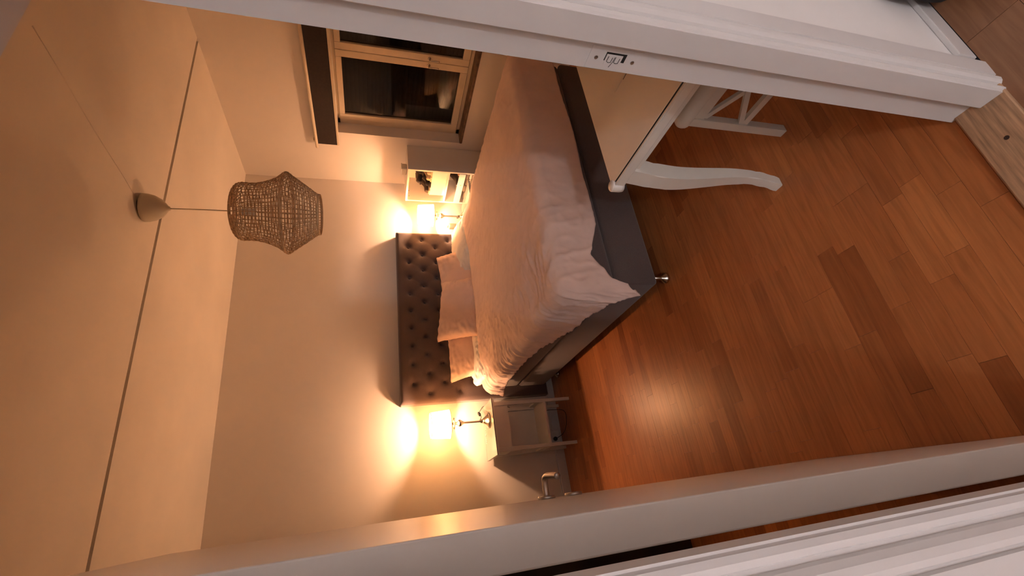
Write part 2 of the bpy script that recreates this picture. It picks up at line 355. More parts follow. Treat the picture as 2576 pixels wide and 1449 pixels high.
obj('tab_slots', bm, M['dark_gap'], sp)
for z0 in (zz-0.043, zz+0.043):
    bm = nb(); lathe(bm, [(0, -0.0005), (0.0045, -0.0005), (0.0040, 0.0008), (0, 0.0002)], 12, (X-0.0006, 0.5445, z0), Matrix.Rotation(-PI/2, 4, 'Y')); obj('screw', bm, M['steel'], sp)

# ------------------------------------------------------------------ door leaf (opened into the room)
dth = 0.049; dw = 0.875
dr = struct(thing('door_1', 'white flush door standing open into the bedroom', 'door', (-0.0585, 0.580, 0.0), (0, 0, math.radians(-2.6))))
del dr['category']
bm = nb(0, dth, 0, dw, 0.012, DOOR_H-0.006, bev=0.0025); obj('door_leaf', bm, M['door'], dr)
def handle(side):
    hz = 1.118; y = dw-0.062; x0 = dth if side > 0 else 0.0
    RY = Matrix.Rotation(side*PI/2, 4, 'Y')
    for z, kind in ((hz, 'handle'), (hz-0.085, 'lock')):
        bm = nb(); lathe(bm, [(0, 0), (0.0255, 0), (0.0262, 0.003), (0.0255, 0.0075), (0.022, 0.009), (0, 0.009)], 28, (x0, y, z), RY)
        r = obj(kind+'_rosette', bm, M['steel'], dr, True)
        if kind == 'handle':
            bm = nb(); tube(bm, spline([(x0+side*0.008, y, z), (x0+side*0.036, y, z), (x0+side*0.054, y-0.006, z), (x0+side*0.061, y-0.026, z), (x0+side*0.060, y-0.07, z), (x0+side*0.057, y-0.115, z)], 6), 0.0092, 12); obj('lever', bm, M['steel'], r, True)
        else:
            bm = nb(x0+side*0.0088, x0+side*0.0094, y-0.002, y+0.002, z-0.009, z+0.006); obj('keyhole', bm, M['dark_gap'], r)
handle(1); handle(-1)
for z in (0.25, 1.90):
    bm = nb(); lathe(bm, [(0, 0), (0.007, 0), (0.007, 0.09), (0, 0.09)], 12, (-0.008, -0.004, z)); obj('hinge', bm, M['steel'], dr, True)

# ------------------------------------------------------------------ window
wn = struct(thing('window_1', 'cream double casement window in the right hand wall', 'window', (RX+0.10, 2.51, WZ0))); del wn['category']
FX0, FX1 = RX+0.125, RX+0.185
bm = nb(FX0, FX1, WY0, WY0+0.035, WZ0, WZ1); box(bm, FX0, FX1, WY1-0.055, WY1, WZ0, WZ1); box(bm, FX0, FX1, WY0, WY1, WZ0, WZ0+0.04); box(bm, FX0, FX1, WY0, WY1, WZ1-0.02, WZ1)
obj('window_frame', bm, M['winframe'], wn, world=True)
bm = nb(RX-0.006, FX0, WY0, WY1, WZ0-0.012, WZ0+0.012, bev=0.003); ob = obj('window_sill', bm, M['sill'], wn, world=True); ob['label'] = 'dark stained worn window sill'
def sash(y0, y1, z0, z1, hy):
    s0, s1 = FX0-0.018, FX0+0.03; w = 0.062
    bm = nb(s0, s1, y0, y0+w, z0, z1, bev=0.004); box(bm, s0, s1, y1-w, y1, z0, z1, bev=0.004); box(bm, s0, s1, y0+w, y1-w, z0, z0+0.06, bev=0.004); box(bm, s0, s1, y0+w, y1-w, z1-0.045, z1, bev=0.004)
    o = obj('casement', bm, M['winframe'], wn, world=True)
    g = obj('pane', nb(s0+0.018, s0+0.023, y0+w-0.004, y1-w+0.004, z0+0.056, z1-0.041), M['glass'], o)
    bm = nb(); lathe(bm, [(0, 0), (0.014, 0), (0.014, 0.006), (0.010, 0.010), (0, 0.010)], 16, (s0, hy, 1.155), Matrix.Rotation(-PI/2, 4, 'Y'))
    tube(bm, spline([(s0-0.008, hy, 1.155), (s0-0.030, hy, 1.153), (s0-0.036, hy-0.004, 1.13), (s0-0.034, hy-0.004, 1.075)], 5), 0.006, 8)
    obj('window_handle', bm, M['metal'], o, True)
sash(2.532, 3.238, WZ0+0.045, WZ1-0.022, 2.562)
sash(1.76, 2.528, WZ0+0.045, WZ1-0.022, 2.498)
# roller shutter outside (folded horizontal ribs)
bm = nb(); SX = RX+0.262; prof = []
z = WZ0-0.02
while z < WZ1+0.02:
    for k in range(6): prof.append((SX-0.010*math.sin(PI*k/6), z+0.036*k/6))
    z += 0.036
vs = [[bm.verts.new((x, y, z)) for x, z in prof] for y in (WY0+0.002, WY1-0.002)]; vs += [[bm.verts.new((x+0.012, y, z)) for x, z in prof] for y in (WY0+0.002, WY1-0.002)]
for i in range(len(prof)-1):
    bm.faces.new((vs[0][i], vs[1][i], vs[1][i+1], vs[0][i+1])); bm.faces.new((vs[2][i+1], vs[3][i+1], vs[3][i], vs[2][i]))
o = obj('roller_shutter', bm, M['shutter'], wn, world=True); o['label'] = 'ribbed roller shutter behind the dark panes'

# roller blind
bl = thing('roller_blind', 'dark brown roller blind drawn up above the window, hung from a pale rod', 'blind', (RX-0.03, 2.6, 1.92))
bm = nb(RX-0.030, RX-0.024, 1.62, 3.435, 1.925, 2.092); obj('blind_fabric', bm, M['blind'], bl, world=True)
bm = nb(RX-0.034, RX-0.020, 1.62, 3.437, 1.908, 1.927, bev=0.003); obj('bottom_bar', bm, M['winframe'], bl, world=True)
bm = nb(); tube(bm, [(RX-0.034, 1.6, 2.105), (RX-0.034, 3.475, 2.105)], 0.013, 12); obj('rod', bm, M['winframe'], bl, True, world=True)
for y in (1.66, 3.40): obj('bracket', nb(RX-0.036, RX, y-0.01, y+0.01, 2.10, 2.13), M['winframe'], bl, world=True)

# ------------------------------------------------------------------ bed
BX0, BX1, BF, BB = 1.012, 2.758, 1.895, 3.86
bed = thing('box_spring_bed', 'double box spring bed with dark grey upholstered base and tufted headboard', 'bed', ((BX0+BX1)/2, 2.9, 0))
def soft_box(x0, x1, y0, y1, z0, z1, bev, seg=4): return nb(x0, x1, y0, y1, z0, z1, bev=bev, seg=seg)
obj('base', soft_box(BX0, BX1, BF, BB, 0.112, 0.362, 0.022), M['grey_fabric'], bed, True, world=True)
obj('mattress', soft_box(BX0+0.002, BX1-0.012, BF+0.004, BB, 0.366, 0.610, 0.035), M['grey_fabric'], bed, True, world=True)
o = obj('mattress_topper', soft_box(BX0+0.01, BX1-0.078, BF+0.02, BB-0.01, 0.612, 0.690, 0.035), M['sheet'], bed, True, world=True); o['label'] = 'white sheeted mattress topper'
for x, y in ((BX0+0.065, BF+0.06), (BX1-0.065, BF+0.06), (BX0+0.065, BB-0.1), (BX1-0.065, BB-0.1)):
    bm = nb(); lathe(bm, [(0, 0), (0.026, 0), (0.032, 0.008), (0.030, 0.020), (0.014, 0.034), (0.010, 0.05), (0.010, 0.114), (0, 0.114)], 20, (x, y, 0)); lo = obj('leg', bm, M['metal'], bed, True, world=True); lo['label'] = 'chrome bed foot'
# headboard with deep buttons
HX0, HX1, HZ0, HZ1 = 0.932, 2.645, 0.085, 1.392; HF = 3.862
step = (HX1-HX0)/10; rowz = [1.276-0.131*i for i in range(6)]; buttons = []
for i, z in enumerate(rowz):
    xs = [HX0+step*(k+1) for k in range(9)] if i % 2 == 0 else [HX0+step*(k+0.5) for k in range(10)]
    buttons += [(x, z) for x in xs]
def hb_depth(x, z):
    e = min(x-HX0, HX1-x, HZ1-z, z-HZ0); d = 0.0
    if e < 0.03: d -= 0.026*(1-math.sqrt(max(0, 1-(1-e/0.03)**2)))
    for bx, bz in buttons:
        r2 = (x-bx)**2+(z-bz)**2
        if r2 < 0.02: d -= 0.024*math.exp(-r2/0.00045)+0.012*math.exp(-r2/0.0026)
    a = (x-HX0)/step+(z-rowz[0])/0.262; b_ = (x-HX0)/step-(z-rowz[0])/0.262
    fold = 1-min(abs(a-round(a)), abs(b_-round(b_)))*2
    if z > 0.55 and e > 0.06: d -= 0.0022*max(0, fold)**10*min(1, (e-0.06)/0.05)
    return d
bm = nb(); NX, NZ = 172, 132; g = [[None]*(NZ+1) for _ in range(NX+1)]
for i in range(NX+1):
    for j in range(NZ+1):
        x = HX0+(HX1-HX0)*i/NX; z = HZ0+(HZ1-HZ0)*j/NZ; g[i][j] = bm.verts.new((x, HF-hb_depth(x, z), z))
for i in range(NX):
    for j in range(NZ): bm.faces.new((g[i][j], g[i+1][j], g[i+1][j+1], g[i][j+1]))
ring = [g[i][0] for i in range(NX)]+[g[NX][j] for j in range(NZ)]+[g[i][NZ] for i in range(NX, 0, -1)]+[g[0][j] for j in range(NZ, 0, -1)]
back = [bm.verts.new((v.co.x, BY-0.004, v.co.z)) for v in ring]
for k in range(len(ring)): bm.faces.new((ring[k], ring[(k+1) % len(ring)], back[(k+1) % len(ring)], back[k]))
bm.faces.new(back)
hb = obj('headboard', bm, M['hb_fabric'], bed, True, world=True); hb['label'] = 'brown velvet headboard with rows of deep buttons'
bt = nb(); lathe(bt, [(0, -0.004), (0.011, -0.003), (0.012, 0.001), (0.008, 0.005), (0, 0.006)], 12, (0, 0, 0), Matrix.Rotation(PI/2, 4, 'X'))
bme = bpy.data.meshes.new('button'); bt.to_mesh(bme); bt.free(); bme.materials.append(M['hb_fabric'])
for p in bme.polygons: p.use_smooth = True
for x, z in buttons:
    o = bpy.data.objects.new('button', bme); COL.objects.link(o); o.parent = hb; o.location = (x, HF+0.031, z)

# ------------------------------------------------------------------ duvet
def sm(a, b_, t): t = max(0, min(1, (t-a)/(b_-a))); return t*t*(3-2*t)
def lerp_tab(tab, t):
    for (a, va), (c, vc) in zip(tab, tab[1:]):
        if t <= c: return va+(vc-va)*max(0, (t-a))/(c-a)
    return tab[-1][1]
def duvet():
    NU, NV = 230, 220; xl, xr, yf = 1.005, 2.735, 1.935; top = 0.735; R = 0.075
    bm = nb(); G = []
    for i in range(NU+1):
        u = i/NU; col = []
        for j in range(NV+1):
            v = j/NV
            yh = lerp_tab([(0, 3.74), (0.10, 3.60), (0.2, 3.50), (0.4, 3.47), (0.75, 3.48), (1, 3.60)], u)+0.012*noise.noise((u*9, 3.3, 0))
            of = lerp_tab([(0, 0.345), (0.10, 0.40), (0.17, 0.33), (0.22, 0.27), (0.30, 0.335), (0.6, 0.345), (1, 0.34)], u)+0.012*noise.noise((u*7, 1.3, 0))
            py = (yf-of)+(yh-yf+of)*v
            ol = lerp_tab([(1.5, 0.36), (1.93, 0.335), (2.15, 0.29), (2.45, 0.235), (2.75, 0.165), (3.3, 0.165), (3.55, 0.19), (3.74, 0.235)], py)+0.012*noise.noise((py*6, 7.1, 0))
            orr = lerp_tab([(1.5, 0.20), (2.75, 0.19), (3.15, 0.08), (3.45, -0.09), (3.8, -0.10)], py)
            px = (xl-ol)+(xr+orr-xl+ol)*u
            ox = min(0, px-xl)+max(0, px-xr); oy = min(0, py-yf); d = math.hypot(ox, oy)
            cx = max(xl, min(xr, px)); cy = max(yf, py); z = top
            if d > 1e-6:
                nx, ny = ox/d, oy/d; q = R*PI/2
                if d < q: h, dz = R*math.sin(d/R), R*(1-math.cos(d/R))
                else: h, dz = R+(d-q)*0.13, R+(d-q)*0.99
                cx += nx*h; cy += ny*h; z -= dz
            z += 0.022*sm(0.0, 0.25, min(px-xl, xr-px))*sm(0, 0.3, py-yf) + 0.030*math.exp(-((py-yh+0.10)/0.10)**2)*sm(0, 0.2, px-xl)
            col.append(bm.verts.new((cx, cy, z)))
        G.append(col)
    for i in range(NU):
        for j in range(NV): bm.faces.new((G[i][j], G[i+1][j], G[i+1][j+1], G[i][j+1]))
    bm.normal_update()
    nrm = {v: v.normal.copy() for v in bm.verts}
    if nrm[G[NU//2][NV//2]].z < 0:
        for k in nrm: nrm[k] = -nrm[k]
    for v in bm.verts:
        p = v.co; n = nrm[v]; side = 1-abs(n.z)
        w = 0.011*noise.noise((p.x*2.2, p.y*2.6, 1.0))
        # long pulled creases running towards the left edge and the foot
        a = p.y*0.85+p.x*0.35; b_ = p.x*0.9-p.y*0.3
        wob = noise.noise((p.x*3.1, p.y*3.1, 5.0))
        rid = 1-abs(noise.noise((a*15+wob*1.6, b_*4.0, 2.0)))*2.4
        msk = 0.25+0.75*max(0, noise.noise((p.x*2.0+4, p.y*1.8, 9.0))+0.45)
        left = sm(1.75, 1.05, p.x)
        w += max(0, rid)**2*0.013*msk*(0.5+0.8*left)
        rid2 = 1-abs(noise.noise((p.y*34+wob*3, p.x*11, 4.0+p.z*8)))*2.2
        w += max(0, rid2)**2*0.0045*(0.35+1.2*left)
        w += side*0.006*noise.noise((p.x*9, p.y*9, p.z*4))
        rid3 = 1-abs(noise.noise((p.x*13+wob*2, p.y*13, 6.0+p.z*6)))*2.6
        w += max(0, rid3)**2*0.0030
        v.co = p+n*w
    o = obj('duvet', bm, M['linen'], None, True)
    s = o.modifiers.new('thick', 'SOLIDIFY'); s.thickness = 0.022; s.offset = -1
    return tag(o, 'rumpled rose linen duvet spread over the bed, one corner hanging off the foot', 'duvet')
duvet()

# ------------------------------------------------------------------ pillows
def pillow(name, label, w, h, t, mtx, m, seed, group=None, flop=0.0, rnd=0.0):
    bm = nb(); N = 44; sides = []
    for s in (1, -1):
        G = []
        for i in range(N+1):
            col = []
            for j in range(N+1):
                u = -1+2*i/N; v = -1+2*j/N
                x = u*w/2*(1-0.07*(1-v*v)-rnd*v*v); y = v*h/2*(1-0.10*(1-u*u)-rnd*u*u)
                e = max(0, (1-u**2))**0.5*max(0, (1-v**2))**0.5
                z = s*t/2*e**0.62
                z += s*0.010*e*noise.noise((u*2.2+seed, v*2.2, s*2.0))
                pe = max(abs(u), abs(v))
                z += 0.014*noise.noise((u*7+seed, v*7, 4.0))*sm(0.4, 0.9, pe)
                z += s*0.012*max(0, 1-abs(noise.noise((u*5+seed, v*11, 8.0)))*3)**2*sm(0.3, 0.9, pe)*e
                z += flop*(u*u)*-0.5
                col.append(bm.verts.new((x, y, z)))
            G.append(col)
        for i in range(N):
            for j in range(N): bm.faces.new((G[i][j], G[i+1][j], G[i+1][j+1], G[i][j+1]))
    bmesh.ops.remove_doubles(bm, verts=bm.verts[:], dist=0.0015)
    o = obj(name, bm, m, None, True); o.matrix_world = mtx
    return tag(o, label, 'pillow', group)
def pose(c, tilt, yaw=0, roll=0):
    return Matrix.Translation(c) @ Matrix.Rotation(math.radians(yaw), 4, 'Z') @ Matrix.Rotation(math.radians(tilt), 4, 'X') @ Matrix.Rotation(math.radians(roll), 4, 'Z')
pillow('pillow', 'rose linen pillow at the left, half hidden behind the front pillow', 0.62, 0.46, 0.19, pose((1.385, 3.70, 0.785), 55, 0, 1), M['linen2'], 1.0, 'rose pillows against the headboard')
pillow('pillow', 'rose linen pillow at the right, behind the front pillow', 0.62, 0.48, 0.19, pose((2.03, 3.70, 0.80), 57, 0, 3), M['linen2'], 5.0, 'rose pillows against the headboard')
pillow('pillow', 'rose linen pillow leaning in front of the other two', 0.58, 0.44, 0.19, pose((1.665, 3.575, 0.865), 53, 4, -10), M['linen2'], 9.0, 'rose pillows against the headboard')
pillow('pillow', 'white cotton pillow lying flat beside the right bedside table', 0.62, 0.42, 0.15, pose((2.33, 3.64, 0.775), 14, 0, 0), M['sheet'], 12.0, rnd=0.10)
pillow('pillow', 'white cotton pillow lying flat at the left end of the headboard', 0.56, 0.36, 0.11, pose((1.262, 3.63, 0.748), 4, 0, 0), M['sheet'], 15.0, rnd=0.14)

# ------------------------------------------------------------------ bedside tables
def nightstand(x0, x1, y0, y1, zt, label, group, over=0.0):
    t = thing('bedside_table', label, 'bedside table', ((x0+x1)/2, (y0+y1)/2, 0), group=group)
    a, c, d, e = x0+0.022, x1-0.022, y0+0.05, y1-0.02; L = 0.034
    x0 -= over
    obj('table_top', nb(x0, x1, y0, y1, zt-0.022, zt-0.005, bev=0.002), M['white'], t, world=True)
    gp = obj('glass_plate', nb(x0+0.001, x1-0.001, y0-0.001, y1-0.002, zt-0.005, zt), M['clear'], t, world=True)
    bm = nb(x0, x1, y0-0.003, y0-0.001, zt-0.006, zt-0.0005); box(bm, x0-0.001, x0+0.001, y0-0.003, y1, zt-0.006, zt-0.0005); obj('glass_edge', bm, M['glass_edge'], gp)
    for x, y in ((a, d), (c-L, d), (a, e-L), (c-L, e-L)):
        bm = nb(); b2 = nb(x, x+L, y, y+L, 0.0, zt-0.022, bev=0.002)
        for v in b2.verts:
            if v.co.z < 0.24: k = 0.72+0.28*v.co.z/0.24; v.co.x = x+L/2+(v.co.x-x-L/2)*k; v.co.y = y+L/2+(v.co.y-y-L/2)*k
        merge(bm, b2); obj('leg', bm, M['white'], t, world=True)
    obj('apron', nb(a+L, c-L, d+0.006, d+0.024, zt-0.145, zt-0.022), M['white'], t, world=True)
    for x in (a+0.006, c-0.024): obj('apron', nb(x, x+0.018, d+L, e-L, zt-0.145, zt-0.022), M['white'], t, world=True)
    obj('lower_shelf', nb(a+0.004, c-0.004, d+0.002, e-0.002, 0.222, 0.242, bev=0.002), M['white'], t, world=True)
    obj('back_panel', nb(a+L, c-L, e-0.022, e-0.014, 0.242, zt-0.022), M['white'], t, world=True)
    for x in (a+0.002, c-0.016):
        obj('side_rail', nb(x, x+0.014, d+L, e-L, 0.242, 0.286), M['white'], t, world=True)
    return t
NG = 'white bedside tables beside the bed'
nightstand(0.424, 0.862, 3.580, 3.940, 0.700, 'white bedside table with open lower shelf and glass top, beside the open door', NG)
nightstand(2.764, 3.012, 3.470, 3.920, 0.700, 'white bedside table between the bed and the shelf unit, mostly hidden', NG, 0.072)

# ------------------------------------------------------------------ table lamps
def table_lamp(x, y, z0, label):
    t = thing('table_lamp', label, 'lamp', (x, y, z0), group='lit bedside lamps')
    bm = nb(); lathe(bm, [(0, 0), (0.062, 0), (0.064, 0.006), (0.060, 0.012), (0.050, 0.018), (0.034, 0.034), (0.024, 0.044), (0.018, 0.054), (0, 0.054)], 36); obj('base', bm, M['metal'], t, True)
    bm = nb(); lathe(bm, [(0, 0.054), (0.016, 0.056), (0.017, 0.066), (0.010, 0.072), (0.0085, 0.078), (0.0085, 0.205), (0.011, 0.208), (0.013, 0.216), (0.020, 0.223), (0.028, 0.235), (0.028, 0.245), (0.018, 0.256), (0.011, 0.262), (0.012, 0.280), (0.0095, 0.284), (0.0095, 0.335), (0.017, 0.340), (0.017, 0.372), (0, 0.372)], 24); obj('stem', bm, M['metal'], t, True)
    bm = nb(); lathe(bm, [(0.010, 0.283), (0.046, 0.286), (0.047, 0.2885), (0.010, 0.2865)], 28, cap=False); obj('drip_dish', bm, M['clear'], t, True)
    bm = nb(); lathe(bm, [(0, 0.372), (0.013, 0.374), (0.020, 0.388), (0.021, 0.402), (0.014, 0.420), (0.005, 0.430), (0, 0.432)], 20); bo = obj('bulb', bm, M['clear'], t, True)
    bm = nb(); lathe(bm, [(0.113, 0.322), (0.099, 0.474)], 56, cap=False); sh = obj('lamp_shade', bm, M['shade'], t, True); sh['label'] = 'glowing linen drum shade'
    for r, z in ((0.113, 0.322), (0.099, 0.474)):
        bm = nb(); tube(bm, [(r*math.cos(2*PI*k/40), r*math.sin(2*PI*k/40), z) for k in range(40)], 0.0022, 6, True); obj('shade_rim', bm, M['canopy'], sh, True)
    bm = nb()
    for k in range(3):
        a = 2*PI*k/3+0.4; tube(bm, [(0.014*math.cos(a), 0.014*math.sin(a), 0.345), (0.113*math.cos(a), 0.113*math.sin(a), 0.323)], 0.0013, 5)
    obj('shade_spider', bm, M['metal'], sh)
    l = bpy.data.lights.new('bulb_light', 'POINT'); l.energy = LAMP_W; l.color = LAMP_COL; l.shadow_soft_size = 0.022
    lo = bpy.data.objects.new('bulb_light', l); COL.objects.link(lo); lo.parent = t; lo.location = (0, 0, 0.405)
    return t
LA = table_lamp(0.715, 3.735, 0.700, 'lit table lamp with nickel stem on the left bedside table, nearest the door')
LB = table_lamp(2.800, 3.785, 0.700, 'lit table lamp with nickel stem on the right bedside table, by the shelf unit')
for t, dx in ((LA, 1), (LB, 1)):
    x, y, z = t.location; bm = nb()
    tube(bm, spline([(x+0.012, y+0.013, z+0.07), (x+0.045, y+0.06, z+0.045), (x+0.072, y+0.105, z+0.045)], 6), 0.0026, 6)
    if t is LA: tube(bm, spline([(x+0.098, y+0.15, z+0.045), (x+0.125, y+0.185, z+0.02), (x+0.163, y+0.19, z-0.02), (x+0.165, y+0.20, z-0.12), (x+0.150, y+0.205, z-0.22), (x+0.10, y+0.212, z-0.32), (x+0.06, y+0.218, z-0.42), (x+0.075, y+0.21, 0.20), (x+0.07, y+0.13, 0.09), (x+0.03, y+0.03, 0.012), (x-0.07, y+0.03, 0.010), (x-0.14, y+0.11, 0.02), (x-0.172, y+0.19, 0.07)], 8), 0.0026, 6)
    else: tube(bm, spline([(x+0.098, y+0.128, z+0.03), (x+0.11, y+0.155, z-0.03), (x+0.10, y+0.18, z-0.3), (x+0.10, y+0.2, 0.03)], 6), 0.0026, 6)
    c = obj('power_cord', bm, M['plastic_black'], t, True, world=True)
    s = nb(); box(s, -0.011, 0.011, -0.030, 0.030, -0.009, 0.009, bev=0.004)
    so = obj('inline_switch', s, M['plastic_black'], c, True, loc=(x+0.085, y+0.127, z+0.045)); so.rotation_euler = (0, 0, math.radians(-30))
    if t is LA:
        s = nb(); lathe(s, [(0, 0), (0.018, 0), (0.019, 0.012), (0.012, 0.03), (0, 0.032)], 18, (0, 0, 0), Matrix.Rotation(PI/2, 4, 'X')); obj('plug', s, M['plastic_black'], c, True, loc=(x-0.172, BY-0.036, 0.075))
# socket block on the skirting
so = thing('wall_socket', 'white double wall socket at the skirting below the left bedside table', 'socket', (0.535, BY-0.02, 0.03))
obj('housing', nb(0.455, 0.615, BY-0.034, BY-0.0145, 0.028, 0.122, bev=0.004), M['plastic_white'], so, world=True)
bm = nb(); lathe(bm, [(0, 0.001), (0.018, 0.001), (0.020, 0), (0, 0)], 20, (0.578, BY-0.034, 0.075), Matrix.Rotation(PI/2, 4, 'X')); obj('outlet', bm, M['white'], so, world=True)
# bead bracelet and bottle
bd = thing('bead_string', 'string of small white beads on the left bedside table', 'beads', (0.60, 3.86, 0.70))
for k in range(9):
    bm = nb(); bmesh.ops.create_icosphere(bm, subdivisions=2, radius=0.0058, matrix=Matrix.Translation((0.555+0.0128*k, 3.875-0.004*math.sin(k), 0.7060))); obj('bead', bm, M['plastic_white'], bd, True, world=True)
bo = thing('lotion_bottle', 'cream pump bottle on the right bedside table next to the headboard', 'bottle', (2.728, 3.862, 0.70))
bm = nb(); lathe(bm, [(0, 0), (0.030, 0), (0.032, 0.006), (0.032, 0.150), (0.026, 0.160), (0.012, 0.164), (0, 0.164)], 24); obj('bottle_body', bm, M['bottle'], bo, True)
bm = nb(); lathe(bm, [(0, 0.164), (0.013, 0.164), (0.013, 0.178), (0.006, 0.182), (0.006, 0.196), (0, 0.196)], 16); obj('pump', bm, M['plastic_white'], bo, True)

# ------------------------------------------------------------------ pendant lamp
PX, PY = 1.698, 2.335; PZ = zc(PX)
pl = thing('pendant_lamp', 'woven paper cord pendant lampshade hanging from the ceiling', 'lamp', (PX, PY, 1.90))
prof = [(0.0, 0.0), (0.075, 0.0), (0.074, -0.020), (0.066, -0.050), (0.048, -0.080), (0.026, -0.100), (0.014, -0.108), (0.010, -0.118), (0, -0.118)]
bm = nb(); lathe(bm, [(r, PZ-0.010+z) for r, z in prof], 36, (PX, PY, 0)); obj('canopy', bm, M['canopy'], pl, True, world=True)
bm = nb(); lathe(bm, [(0, PZ), (0.060, PZ), (0.060, PZ-0.012), (0, PZ-0.012)], 30, (PX, PY, 0)); obj('ceiling_mount', bm, M['plastic_black'], pl, True, world=True)
bm = nb(); tube(bm, [(PX, PY, PZ-0.12), (PX+0.002, PY, 2.5), (PX, PY, 2.30)], 0.0033, 8); obj('cord', bm, M['canopy'], pl, True, world=True)
bm = nb(); lathe(bm, [(0, 2.30), (0.019, 2.30), (0.021, 2.24), (0.018, 2.23), (0, 2.23)], 18, (PX, PY, 0)); obj('lamp_holder', bm, M['plastic_white'], pl, True, world=True)
SP = [(0.030, 2.352), (0.085, 2.346), (0.128, 2.334), (0.152, 2.316), (0.159, 2.295), (0.158, 2.265), (0.159, 2.230), (0.167, 2.190), (0.181, 2.150), (0.200, 2.112), (0.222, 2.085), (0.230, 2.072), (0.228, 2.060), (0.212, 2.040), (0.190, 2.010), (0.163, 1.972), (0.135, 1.935), (0.119, 1.912), (0.114, 1.898)]
pts = [(p.x, p.z) for p in spline([(r, 0, z) for r, z in SP], 5)]
bm = nb(); NR = 46
def ring_at(bm, r, z, rad, n=72, seg=5): tube(bm, [(PX+r*math.cos(2*PI*k/n), PY+r*math.sin(2*PI*k/n), z) for k in range(n)], rad, seg, True)
for k in range(NR):
    a = 2*PI*k/NR; q = []
    for i, (r, z) in enumerate(pts):
        if True:
            w = 0.0012*(1 if (i//2+k) % 2 else -1); q.append((PX+(r+w)*math.cos(a), PY+(r+w)*math.sin(a), z))
    tube(bm, q, 0.0024, 4)
L = 0; last = -1; prev = pts[0]
for r, z in pts:
    L += math.hypot(r-prev[0], z-prev[1]); prev = (r, z)
    if int(L/0.0175) != last: last = int(L/0.0175); ring_at(bm, r, z, 0.0025, 72, 4)
sh = obj('lamp_shade', bm, M['rattan'], pl, True, world=True)
for r, z, rad in ((0.114, 1.898, 0.005), (0.230, 2.071, 0.0040), (0.1585, 2.290, 0.0036), (0.030, 2.352, 0.004)):
    bm = nb(); ring_at(bm, r, z, rad, 72, 8); obj('hoop', bm, M['rattan'], sh, True)
# surface cable along the ceiling
bm = nb(); q = []
for k in range(13):
    s = k/12; x = 1.70+0.085*s+0.004*math.sin(9*s); y = 2.29-0.90*s; q.append((x, y, zc(x)+0.0002))
tube(bm, q, 0.0030, 6)
tag(obj('ceiling_cable', bm, M['ceiling'], None, True), 'thin painted cable running along the ceiling to the pendant canopy', 'cable')

# ------------------------------------------------------------------ shelf unit in the corner
UX0, UX1, UY0, UY1, UT = 3.030, RX-0.004, 3.385, 3.862, 1.288
un = thing('shelf_unit', 'narrow white open shelf unit in the corner below the window', 'shelf', ((UX0+UX1)/2, (UY0+UY1)/2, 0))
tk = 0.018
for y in (UY0, UY1-tk): obj('side_panel', nb(UX0, UX1, y, y+tk, 0, UT), M['white'], un, world=True)
obj('top_panel', nb(UX0, UX1, UY0+tk, UY1-tk, UT-tk, UT), M['white'], un, world=True)
obj('back_panel', nb(UX1-0.006, UX1, UY0+tk, UY1-tk, 0.05, UT-tk), M['white'], un, world=True)
SH = (0.885, 0.735, 0.600, 0.35, 0.06)
for z in SH:
    sx = UX0+0.004
    so = obj('shelf_board', nb(sx, UX1-0.006, UY0+tk, UY1-tk, z, z+0.016), M['white'], un, world=True)
    if z == 0.735: obj('shelf_lip', nb(UX0-0.004, sx, UY0+tk, UY1-tk, z-0.004, z+0.058), M['white'], un, world=True)
for y, z in ((UY1-tk-0.001, 1.25), ):
    for x in (UX0+0.05, UX0+0.12):
        bm = nb(); lathe(bm, [(0, 0), (0.004, 0), (0.004, 0.0012), (0, 0.0012)], 10, (x, y+0.001, z), Matrix.Rotation(PI/2, 4, 'X')); obj('peg_hole', bm, M['seam'], un, world=True)
bm = nb(UX0+0.035, UX1-0.03, UY0+tk+0.004, UY1-tk-0.055, 0.902, 0.906); box(bm, UX0+0.035, UX0+0.045, UY0+tk+0.004, UY1-tk-0.055, 0.906, 1.046, bev=0.001)
box(bm, UX1-0.04, UX1-0.03, UY0+tk+0.004, UY1-tk-0.055, 0.906, 1.046); box(bm, UX0+0.045, UX1-0.04, UY0+tk+0.004, UY0+tk+0.012, 0.906, 1.046); box(bm, UX0+0.045, UX1-0.04, UY1-tk-0.063, UY1-tk-0.055, 0.906, 1.046)
sb = thing('storage_box', 'white storage box on the upper shelf of the shelf unit, shoes piled on it', 'box', (3.17, 3.6, 0.902)); obj('box_body', bm, M['white'], sb, world=True)
obj('box_lid', nb(UX0+0.033, UX1-0.028, UY0+tk+0.003, UY1-tk-0.053, 1.0462, 1.0500), M['white'], sb, world=True)
def shoe(name, label, loc, rz, pitch, L, col, sole, group=None, high=0.0):
    t = thing(name, label, 'shoe', loc, (0, math.radians(pitch), math.radians(rz)), group)
    bm = nb(); N = 16; rings = []
    for i in range(N+1):
        s = i/N; x = (s-0.5)*L; w = 0.036*(0.75+0.35*math.sin(PI*min(1, s*1.05)))*(1 if 0 < i < N else 0.55); h = (0.075+high)*(1-sm(0.25, 0.75, s))+0.042*sm(0.25, 0.75, s)
        if i == N: h *= 0.6
        rings.append([bm.verts.new((x, w*math.cos(PI*k/10), 0.012+h*max(0, math.sin(PI*k/10))**0.6)) for k in range(11)])
    for a, c in zip(rings, rings[1:]):
        for k in range(10): bm.faces.new((a[k], a[k+1], c[k+1], c[k]))
        bm.faces.new((a[0], c[0], c[10], a[10]))
    bm.faces.new(rings[0]); bm.faces.new(rings[-1]); obj('upper', bm, M[col], t, True)
    bm = nb(); poly = []
    for i in range(N+1): s = i/N; poly.append(((s-0.5)*L*1.03, 0.038*(0.78+0.35*math.sin(PI*s))))
    prism(bm, poly+[(x, -w) for x, w in poly[::-1]], 0.0, 0.014); obj('sole', bm, M[sole], t)
    return t
SG = 'shoes piled in the shelf unit'
